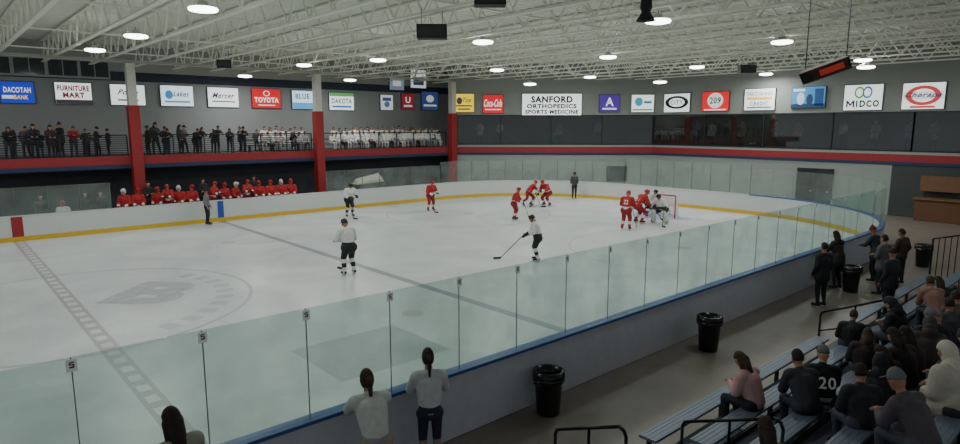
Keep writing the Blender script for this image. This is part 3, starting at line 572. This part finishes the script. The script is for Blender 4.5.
def player(u,v,tp,look,team,label,sl,sc=1.0,num=None,side=1,reach=.62,swing=0):
    p=atz(u,v,0); rz=face(p,look)
    top,sl_c,pa,so,st,he,gl=(WHT,BLK,BLK,WHT,BLK,(25,26,30),(40,40,45)) if team=='w' else (RED,(215,212,208),(140,30,36),(160,36,40),(215,212,208),(165,32,38),(45,40,42))
    o=person(tp,p,rz,top,pa,(25,25,28),sl_c,gl,so,st,'helmet',he,label,None,sc,True)
    if num:
        J=POSE[T[tp][0]]; me=text_mesh(num,.2,.21,M((60,62,74) if team=='w' else W),'jersey_number'); l=link('jersey_number',me,o); ch=J['che']; t=(J['che']-J['pel']); l.location=ch-V(0,.215,0); l.rotation_euler=(-atan2(t.y,t.z),0,0)
    stick(p,rz,sc,T[tp][0],sl,side,reach,swing)
    return o
player(349,275,'glide',(8,10),'w','white-jerseyed player standing upright alone near the blue line, nearest at left','hockey stick held by the lone white player near the blue line',1.05,None,reach=.3)
player(536,261,'glide',(4,4),'w','white-jerseyed player standing mid-ice facing the far side, nearest to the camera','hockey stick stretched out by the nearest white player',.96,None,reach=.85)
player(350,217,'glide',(14,4),'w','white-jerseyed player far across the ice below the small pale cover','hockey stick held by the far white player',1.05,None,reach=.35)
player(431,211,'glide',(18,2),'r','red-jerseyed player alone near the far boards','hockey stick held by the lone red player by the far boards',1.0,'4',reach=.3)
player(515,220,'glide',(26,-6),'r','red-jerseyed player skating in mid-ice, left of the other red skaters','hockey stick held by the red skater left of the group',.97,'7',reach=.4)
player(530,206,'stride',(30,-2),'r','red-jerseyed player bent low in a stride near the far corner','hockey stick of the red player striding by the far corner',1.0,reach=.4)
player(546,206,'skate',(14,6),'r','red-jerseyed player crouching by the far corner, right of the striding teammate','hockey stick of the red player crouching in the far corner',1.05,reach=.4)
player(626,230,'glide',GO,'r','red-jerseyed player in front of the goal, largest of the red skaters','hockey stick of the red player in front of the goal',1.05,'22',reach=.4)
player(640,223,'skate',(28,-3),'r','red-jerseyed player bending just left of the goal mouth','hockey stick of the red player bending at the goal mouth',1.1,'11')
player(650,217,'skate',(26,-4),'w','white-jerseyed defender crouching between a red player and the goalkeeper','hockey stick of the white defender crouching at the goal mouth',.98)
player(660,223,'goalie',(20,-3),'w','goalkeeper in white pads crouching at the goal','hockey stick held by the goalkeeper',1.05)
for (u,v,lk,lb) in((574,199,(24,0),'referee in dark top standing by the far end boards behind play'),(208,225,(24,0),'official in grey and black top standing against the far boards by the blue mark')):
    p=atz(u,v,0); p.y=min(p.y,12.5)
    o=person('ref',p+V(0,0,.03),face(p,lk),(58,60,64) if u>500 else (110,112,116),(24,24,28),(22,22,24),(180,180,180) if u>500 else None,None,None,None,'helmet',(26,26,28),lb,None,1.0)
    B=MB()
    for i in(0,1):
        a=POSE['stand']['an'][i]; B.box((a.x-.006,a.y-.06,-.03),(a.x+.006,a.y+.2,.03))
    B.build('skate_blades',M((190,190,195),.3,.8),o)
# ================================================ TEAM BENCH
e=empty('team_bench',(9,13.25,0),0,'long wooden team bench behind the far boards','bench')
MB().box((-5.2,.1,0),(5.2,2.2,.3)).build('platform',M((60,58,56)),e); MB().box((-5.1,.85,.72),(5.1,1.2,.77)).build('seat_plank',M((130,105,75)),e)
for k in range(6): MB().box((-5+k*2-.03,.9,.3),(-5+k*2+.03,1.15,.72)).build('leg',M((60,60,62)),e)
us=[124,137,158,168,179,191,213,224,235,247,259,270,281,291]
for i,u in enumerate(us):
    tp='benchstand' if i in(3,6,9) else 'bench'; yy=14.25 if tp=='bench' else 13.75
    p=aty(u,190,yy); sc=1.12 if tp=='bench' else .96
    person(tp,(p.x,yy,.3),pi+random.uniform(-.7,.7),RED,(140,30,36),(25,25,28),(215,212,208),(45,40,42),(170,40,44),None,'helmet',(165,32,38) if i%4 else (205,205,202),'red-jerseyed player waiting on the team bench behind the far boards','players on the team bench',sc)
for u,lb in((148,'coach in dark jacket standing behind the bench, left one'),(203,'coach in dark jacket standing behind the middle of the bench'),(254,'coach in dark jacket standing behind the bench, right one')):
    p=aty(u,185,15.1); person('folded',(p.x,15.1,.3),pi,(34,36,42),label=lb)
p=aty(62,200,14.0); person('bench',(p.x,14.0,.12),pi,WHT,BLK,sleeve=(170,40,44),hands=BLK,sock=WHT,gear='helmet',gc=(185,34,40),label='player in white and red seated in the penalty box at far left')
for u in(40,85,100):
    p=aty(u,195,15.0); person('stand',(p.x,15.0,0),pi,(40,44,50),label='dark-clothed person standing behind the far glass left of the bench',group='people behind the far left glass')
e=empty('penalty_bench',(1.0,14.0,0),0,'low bench in the penalty box at far left','bench'); MB().box((-2.6,-.15,.5),(2.6,.2,.55)).build('seat_plank',M((130,105,75)),e)
for s in(-2,2): MB().box((s-.03,-.1,0),(s+.03,.15,.5)).build('leg',M((60,60,62)),e)
p=aty(368,187,14.6); e=empty('covered_cart',(p.x,14.6,0),0,'pale cloth-covered equipment cart behind the far glass','cart')
B=MB(); B.add([(-.9,-.35,1.35),(.9,-.35,1.55),(1.0,.35,1.85),(-.7,.35,1.55),(-1,-.4,1.25),(.95,-.4,1.35),(1.05,.4,1.35),(-.9,.4,1.25)],[(0,1,2,3),(4,5,1,0),(5,6,2,1),(6,7,3,2),(7,4,0,3),(7,6,5,4)]); B.build('cover',M((185,180,160)),e)
MB().box((-.8,-.3,.15),(.8,.3,1.3)).build('body',M((70,70,72)),e)
for sx in(-1,1):
    for sy in(-1,1): MB().cone((sx*.6,sy*.25-.03,.08),(sx*.6,sy*.25+.03,.08),.08,.08,12).build('wheel',M((30,30,30)),e)
e=empty('strip_light',(-.9,16.3,2.62),0,'bright linear light fixture under the balcony at far left','light fixture')
MB().box((-.7,-.06,.03),(.7,.06,.1)).build('housing',M((200,200,200)),e); MB().box((-.68,-.05,0),(.68,.05,.03)).build('diffuser',M((250,250,245),emis=2.5),e)
# ================================================ BALCONY CROWD
dark=[((34,36,42),'dark'),((48,50,58),'slate'),((60,42,40),'brown'),((28,34,52),'navy'),((75,75,78),'grey'),((40,46,42),'olive')]
bu=[8,13,25,34,39,50,57,60,74,85,89,96,108,148,154,165,168,179,184,196,200,213,218,229,240,244,255,293]
for i,u in enumerate(bu):
    c,nm=dark[(i*5+i//4)%6]
    if u==74: c,nm=((150,36,44),'red')
    tp=random.choice(['elbows','elbows','rail','folded','hipshot'])
    yy=16.5 if tp in('elbows','rail') else 16.9+.9*random.random(); p=aty(u+random.uniform(-1,1),135,yy)
    person(tp,(p.x,yy,3.34),pi+(random.uniform(-.35,.35) if yy==16.5 else random.uniform(-1.6,1.4)),c,pants=random.choice([(35,38,45),(50,56,75),(30,30,32)]),gear=random.choice(['short','short','long','beanie','cap','hood']),gc=random.choice([(40,30,24),(70,50,32),(30,30,32),(60,50,44)]),label=('spectator in %s clothing standing at the balcony rail left of the second column'%nm),group='%s-clothed balcony spectators'%nm,scale=random.uniform(.74,.98))
benchm=M((70,72,76))
BY=((16.78,0.0),(17.5,.3))
for (x0,x1,lb) in((11.6,15.2,'bench at the balcony rail just left of the second column'),(16.1,25.6,'bench at the balcony rail right of the second column')):
    for (by,bz) in BY:
        e=empty('balcony_bench',((x0+x1)/2,by,3.34),0,('low front ' if bz==0 else 'raised rear ')+lb,'bench'); h=(x1-x0)/2
        MB().box((-h,-.15,.36+bz),(h,.2,.42+bz)).build('seat_plank',benchm,e)
        for s in(-1,0,1): MB().box((s*(h-.1)-.03,-.1,0),(s*(h-.1)+.03,.15,.36+bz)).build('leg',benchm,e)
us=[]
for row in(0,1):
    u=262.0+row*3
    while u<308: us.append((u,row)); u+=random.uniform(5.5,7.0)
    u=331.0+row*3
    while u<441: us.append((u,row)); u+=random.uniform(4.9,5.7)
for u,row in us:
    by,bz=BY[row]; p=aty(u,145,by)
    person(random.choice(['sit','slouch','sit']),(p.x,by,3.34+bz*.9-.02),pi+random.uniform(-.3,.3),random.choice([(222,223,220),(212,214,214),(180,184,188),(222,223,220)]),random.choice([(40,42,50),(190,190,190),(150,152,156)]),sleeve=random.choice([(90,92,98),(210,210,210),(210,210,210)]),gear=random.choice(['short','long','short']),gc=random.choice([(50,38,30),(90,66,44),(36,30,28)]),label='spectator in pale jersey seated at the balcony rail',group='pale-jerseyed spectators on the balcony',scale=random.uniform(.86,.93))
for u in(690,705,735,770,792,838,870,905,930,480,500,560,600):
    wl=EW if u>652 else CH; q=onwall(u,135,*wl); nrm=Vector((wl[1][1]-wl[0][1],-(wl[1][0]-wl[0][0]),0)).normalized(); q=q-nrm*.9
    person(random.choice(['stand','folded','hipshot']),(q.x,q.y,3.45),face(q,(10,0)),random.choice([(110,112,120),(150,120,112),(100,104,130),(170,172,174)]),gear='short',label='dim figure standing behind the window wall above the end boards',group='people behind the upper windows')
# ================================================ BINS
def bin_(x,y,label):
    e=empty('trash_bin',(x,y,-.012),0,label,'trash bin','black round trash bins') 
    MB().lathe([(.001,.0),(.19,.0),(.2,.02),(.245,.7),(.27,.72),(.27,.77),(.245,.77),(.235,.7),(.19,.05)],24).build('body',M((26,28,30),.4),e,True)
    MB().lathe([(.275,.73),(.285,.69),(.275,.6),(.28,.62),(.272,.78),(.22,.79),(.21,.6)],24).build('bag_rim',M((18,18,20),.25),e,True)
    for s in(-1,1): MB().path([(s*.25,-.07,.6),(s*.3,-.07,.6),(s*.3,.07,.6),(s*.25,.07,.6)],.012,6).build('handle',M((26,28,30)),e)
for (u,v,lb) in((548,412,'black trash bin against the near boards, closest to the camera'),(708,349,'black trash bin against the near boards, second from the camera'),(850,291,'black trash bin beside the standing dark-coated pair'),(922,266,'black trash bin farthest away, near the curved corner')):
    p=atz(u,v,0); bin_(p.x,min(p.y,-12.95),lb)
# ================================================ BLEACHERS
RISE=.25
al=M((120,134,152),.45,.15,var=.1,scale=3); fb=M((76,86,102),.5,.15,var=.15,scale=3); rs=M((44,50,58),.7)
RY=lambda k:-15.1-.8*k
RZ=lambda k:.45+RISE*k
def bleacher(x0,x1,label):
    e=empty('bleachers',((x0+x1)/2,-15,0),0,label,'bleachers','aluminium bleacher sections'); h=(x1-x0)/2
    for k in range(7):
        y=RY(k)+15; z=RZ(k)
        B=MB().box((-h,y-.14,z-.04),(h,y+.14,z))
        for q in(-.1,-.03,.04,.11): B.box((-h,y+q-.012,z),(h,y+q+.012,z+.004))
        B.build('seat_plank',al,e)
        if k>0: MB().box((-h,y+.16,z-.49),(h,y+.64,z-.45)).build('foot_board',fb,e); MB().box((-h,y+.13,max(0,z-.45-RISE)),(h,y+.155,z-.46)).build('riser',rs,e)
        n=max(2,int(2*h/1.8))
        for i in range(n+1):
            x=-h+.06+i*(2*h-.12)/n; MB().box((x-.025,y-.03,-.01),(x+.025,y+.03,z-.04)).build('support',rs,e)
    return e
bleacher(4.75,11.3,'blue-grey aluminium bleacher section nearest the camera'); bleacher(12.7,19.8,'blue-grey aluminium bleacher section farther along the boards')
for i,(x0,x1) in enumerate(((3.3,4.55),(11.45,12.55))):
    e=empty('aisle_steps',((x0+x1)/2,-15,0),0,['grey aisle steps between the two nearest handrails','grey aisle steps between the bleacher sections'][i],'steps')
    for k in range(12):
        MB().box((-(x1-x0)/2,-.05-.4*k-.4,0),((x1-x0)/2,-.05-.4*k,.125*(k+1))).build('step',M((80,86,96),.6) ,e)
rlm=M((30,32,36),.35,.5)
def handrail(x,y0,z0,y1,z1,label,zb0=.1,zb1=.4):
    e=empty('handrail',(x,y0,0),0,label,'handrail')
    dy=y1-y0
    pts=[(0,.0,zb0),(0,0,z0-.1),(0,-.03,z0-.03),(0,-.1,z0),(0,dy+.1,z1),(0,dy+.03,z1-.03),(0,dy,z1-.1),(0,dy,zb1)]
    MB().path(pts,.022,8).build('rail_loop',rlm,e,True)
    MB().path([(0,0,z0-.45),(0,dy,z1-.45)],.018,8).build('mid_rail',rlm,e); MB().path([(0,dy/2,(zb0+zb1)/2),(0,dy/2,(z0+z1)/2)],.018,8).build('centre_post',rlm,e)
handrail(3.2,-14.7,1.0,-15.8,1.38,'dark tubular handrail at the bottom edge, left one')
handrail(4.65,-15.7,1.0,-17.0,1.45,'dark tubular handrail beside the near bleacher end')
handrail(11.38,-15.0,1.0,-16.3,1.5,'dark handrail at the aisle between bleacher sections')
e=empty('guard_fence',(20.1,-15,0),0,'dark vertical-bar guard fence at the far end of the bleachers','fence')
MB().path([(0,0,0),(0,0,1.5),(0,-3,2.4),(0,-3,0)],.025).build('fence_frame',rlm,e)
for k in range(1,20): MB().cone((0,-k*.15,.1),(0,-k*.15,1.5+k*.045),.012,.012,6).build('baluster',rlm,e)
# ================================================ NEAR PEOPLE
def stander(u,v,y,tp,rz,**k):
    J=POSE[T[tp][0]]; p=aty(u,v,y+J['head'].y*cos(rz)); return person(tp,(p.x+J['head'].y*sin(rz),y,-.012),rz,**k)
stander(367,380,-13.12,'fan',radians(-18),top=(200,202,198),pants=(156,142,124),sleeve=(150,154,158),gear='pony',gc=(60,42,30),sock=(156,142,124),label='brown-haired ponytailed person in pale jersey and tan trousers leaning at the near glass',scale=1.08)
stander(428,365,-13.08,'fan2',radians(-30),top=(196,200,202),pants=(44,48,62),sleeve=(44,50,72),gear='pony',gc=(44,34,28),sock=(150,138,120),label='person in pale jersey with navy cuffs and dark shorts at the near glass',scale=1.02)
stander(172,420,-13.1,'fan3',radians(10),top=(160,158,148),pants=(50,50,55),gear='long',gc=(42,32,27),label='dark-haired person at the near glass, at the bottom left',scale=1.12)
for (u,v,y,top,g,lb,tp) in((824,258,-13.6,(34,36,42),'short','dark-coated person standing left of the third trash bin','stand'),(838,250,-13.15,(50,44,46),'long','dark-coated person with long hair standing just behind the left one of the pair','rail'),
  (876,236,-13.6,(52,56,64),'beanie','person in slate coat standing at the curved corner glass','rail'),(886,232,-14.3,(90,92,98),'short','person in grey top standing in the corner group','folded'),(905,222,-14.3,(70,50,46),'short','person in brown top standing farthest right in the corner group','hipshot'),(896,230,-15.1,(44,46,54),'cap','capped person in dark jacket standing in the corner group','stand')):
    p=aty(u,v,y); x=p.x
    person(tp,(x,y,-.012),face((x,y),(22,-2)) if x<20 else radians(-10),top,gear=g,gc=(40,30,26) if g!='beanie' else (120,40,44),label=lb)
SEATED=[]
def sitter(u,v,tp='sit',row=None,**k):
    J=POSE[T[tp][0]]; best=None
    rz=k.pop('rz',None)
    if rz is None: rz=radians(random.uniform(-75,-5))
    sc=k.pop('scale',None) or random.uniform(.86,.98); hy=J['head'].y
    for r in range(7):
        if row is not None and r!=row: continue
        y=RY(r)+hy*cos(rz)*sc; d=ray(u,v); t=(y-CAM.y)/d.y
        if t<=0: continue
        z=CAM.z+d.z*t; err=abs(z-(RZ(r)-.47+J['head'].z*sc))
        if best is None or err<best[0]: best=(err,r,CAM.x+d.x*t+hy*sin(rz)*sc)
    _,r,x=best
    x=max(5.0,x)
    for _ in range(30):
        for (r2,x2) in SEATED:
            if r2==r and abs(x2-x)<.5: x=x2+(.51 if x>=x2-.2 else -.51)
        if 11.05<x<11.9: x=11.05
        if 11.9<=x<12.95: x=12.95
    x=max(5.0,x)
    SEATED.append((r,x))
    return person(tp,(x,RY(r)-.02,RZ(r)-.47),rz,scale=sc,**k)
sitter(739,370,'phone',row=1,top=(208,164,166),pants=(40,42,52),gear='long',gc=(66,46,34),label='person in pink jacket leaning forward on the bleachers',rz=radians(-5),scale=.98)
o=sitter(820,357,'numb',row=2,top=(22,24,30),sleeve=(200,200,198),pants=(70,74,84),gear='beanie',gc=(110,112,112),label='person in black jersey with large white number on the back',rz=radians(-56),scale=.94)
me=text_mesh('20',.24,.18,M((225,225,225),emis=.05)); l=link('jersey_number',me,o); l.location=(0,-.16,.88); l.rotation_euler=(-.27,0,0)
sitter(942,360,'bigcoat',row=4,top=(190,184,170),sleeve=(190,184,170),pants=(60,58,60),gear='hood',gc=(204,199,186),label='person in cream hooded coat at the right edge',rz=radians(-25),scale=.97)
crowd=[(798,370,'sitlean',(50,52,60),'short','hunched grey-jacketed person just left of the numbered jersey'),
(852,311,'slouch',(30,32,38),'short','dark-jacketed person by the handrail between bleacher sections'),
(866,324,'slouch',(48,38,40),'long','long-haired person in plum jacket behind the handrail'),
(888,316,'phone',(30,32,38),'hood','person in charcoal hooded coat in the middle of the crowd'),
(904,330,'slouch',(52,42,36),'long','brown-coated person with long hair amid the crowd'),
(922,314,'phone',(66,58,58),'hood','person in dull mauve hooded coat amid the crowd'),
(936,302,'slouch',(34,38,50),'cap','capped person in navy coat high in the crowd'),
(952,308,'slouch',(80,68,58),'short','person in tan coat at the right edge, upper one'),
(918,286,'sitlean',(140,104,94),'short','person in salmon top in the far bleacher section'),
(936,288,'slouch',(38,40,48),'long','long-haired person in dark top in the far bleacher section'),
(952,286,'slouch',(56,58,66),'short','person in grey top at the fence end of the bleachers'),
(880,348,'sitlean',(28,30,38),'hood','dark-hooded person bending toward the row below with pale jeans'),
(862,352,'slouch',(40,40,46),'short','short-haired person in dark coat behind the numbered jersey'),
(896,350,'phone',(44,34,38),'long','long-haired person in dark maroon coat near the cream coat'),
(926,336,'slouch',(30,32,40),'beanie','dark-coated person in knit hat above the cream hooded coat'),
(944,326,'sitlean',(36,38,44),'short','dark-jacketed person hunched at the right edge above the cream coat'),
(957,332,'slouch',(82,44,46),'beanie','person in dull red coat at the right edge'),
(878,376,'phone',(32,32,38),'long','long-haired person in black coat left of the cream coat'),
(892,404,'sitlean',(84,76,84),'cap','capped person in greyish top leaning forward in front of the cream coat')]
for u,v,tp,c,g,lb in crowd:
    sitter(u,v,tp,top=c,pants=(120,126,142) if 'pale jeans' in lb else random.choice([(38,42,54),(48,52,64),(36,36,40),(66,72,86)]),gear=g,gc=random.choice([(42,32,26),(64,46,34),(34,28,26)]) if g in('short','long') else (c if g=='hood' else random.choice([(60,62,66),(110,112,114),(84,42,46)])),label=lb)
person('stepsit',(4.05,-17.2,.625),radians(-35),(64,46,42),gear='long',gc=(46,32,26),label='dark-haired person cut off at the bottom edge beside the near handrail')
# ================================================ WORLD + CAMERA
w=bpy.data.worlds.new('dim_hall'); S.world=w; w.use_nodes=True; bg=w.node_tree.nodes['Background']; bg.inputs[0].default_value=(.88,.94,1,1); bg.inputs[1].default_value=.32
cd=bpy.data.cameras.new('camera'); cd.sensor_width=36; cd.lens=36*FPX/960; cd.clip_end=300
co=bpy.data.objects.new('camera',cd); COL.objects.link(co); co.location=CAM; co.rotation_euler=(pi/2-PIT,0,AZ-pi/2); S.camera=co
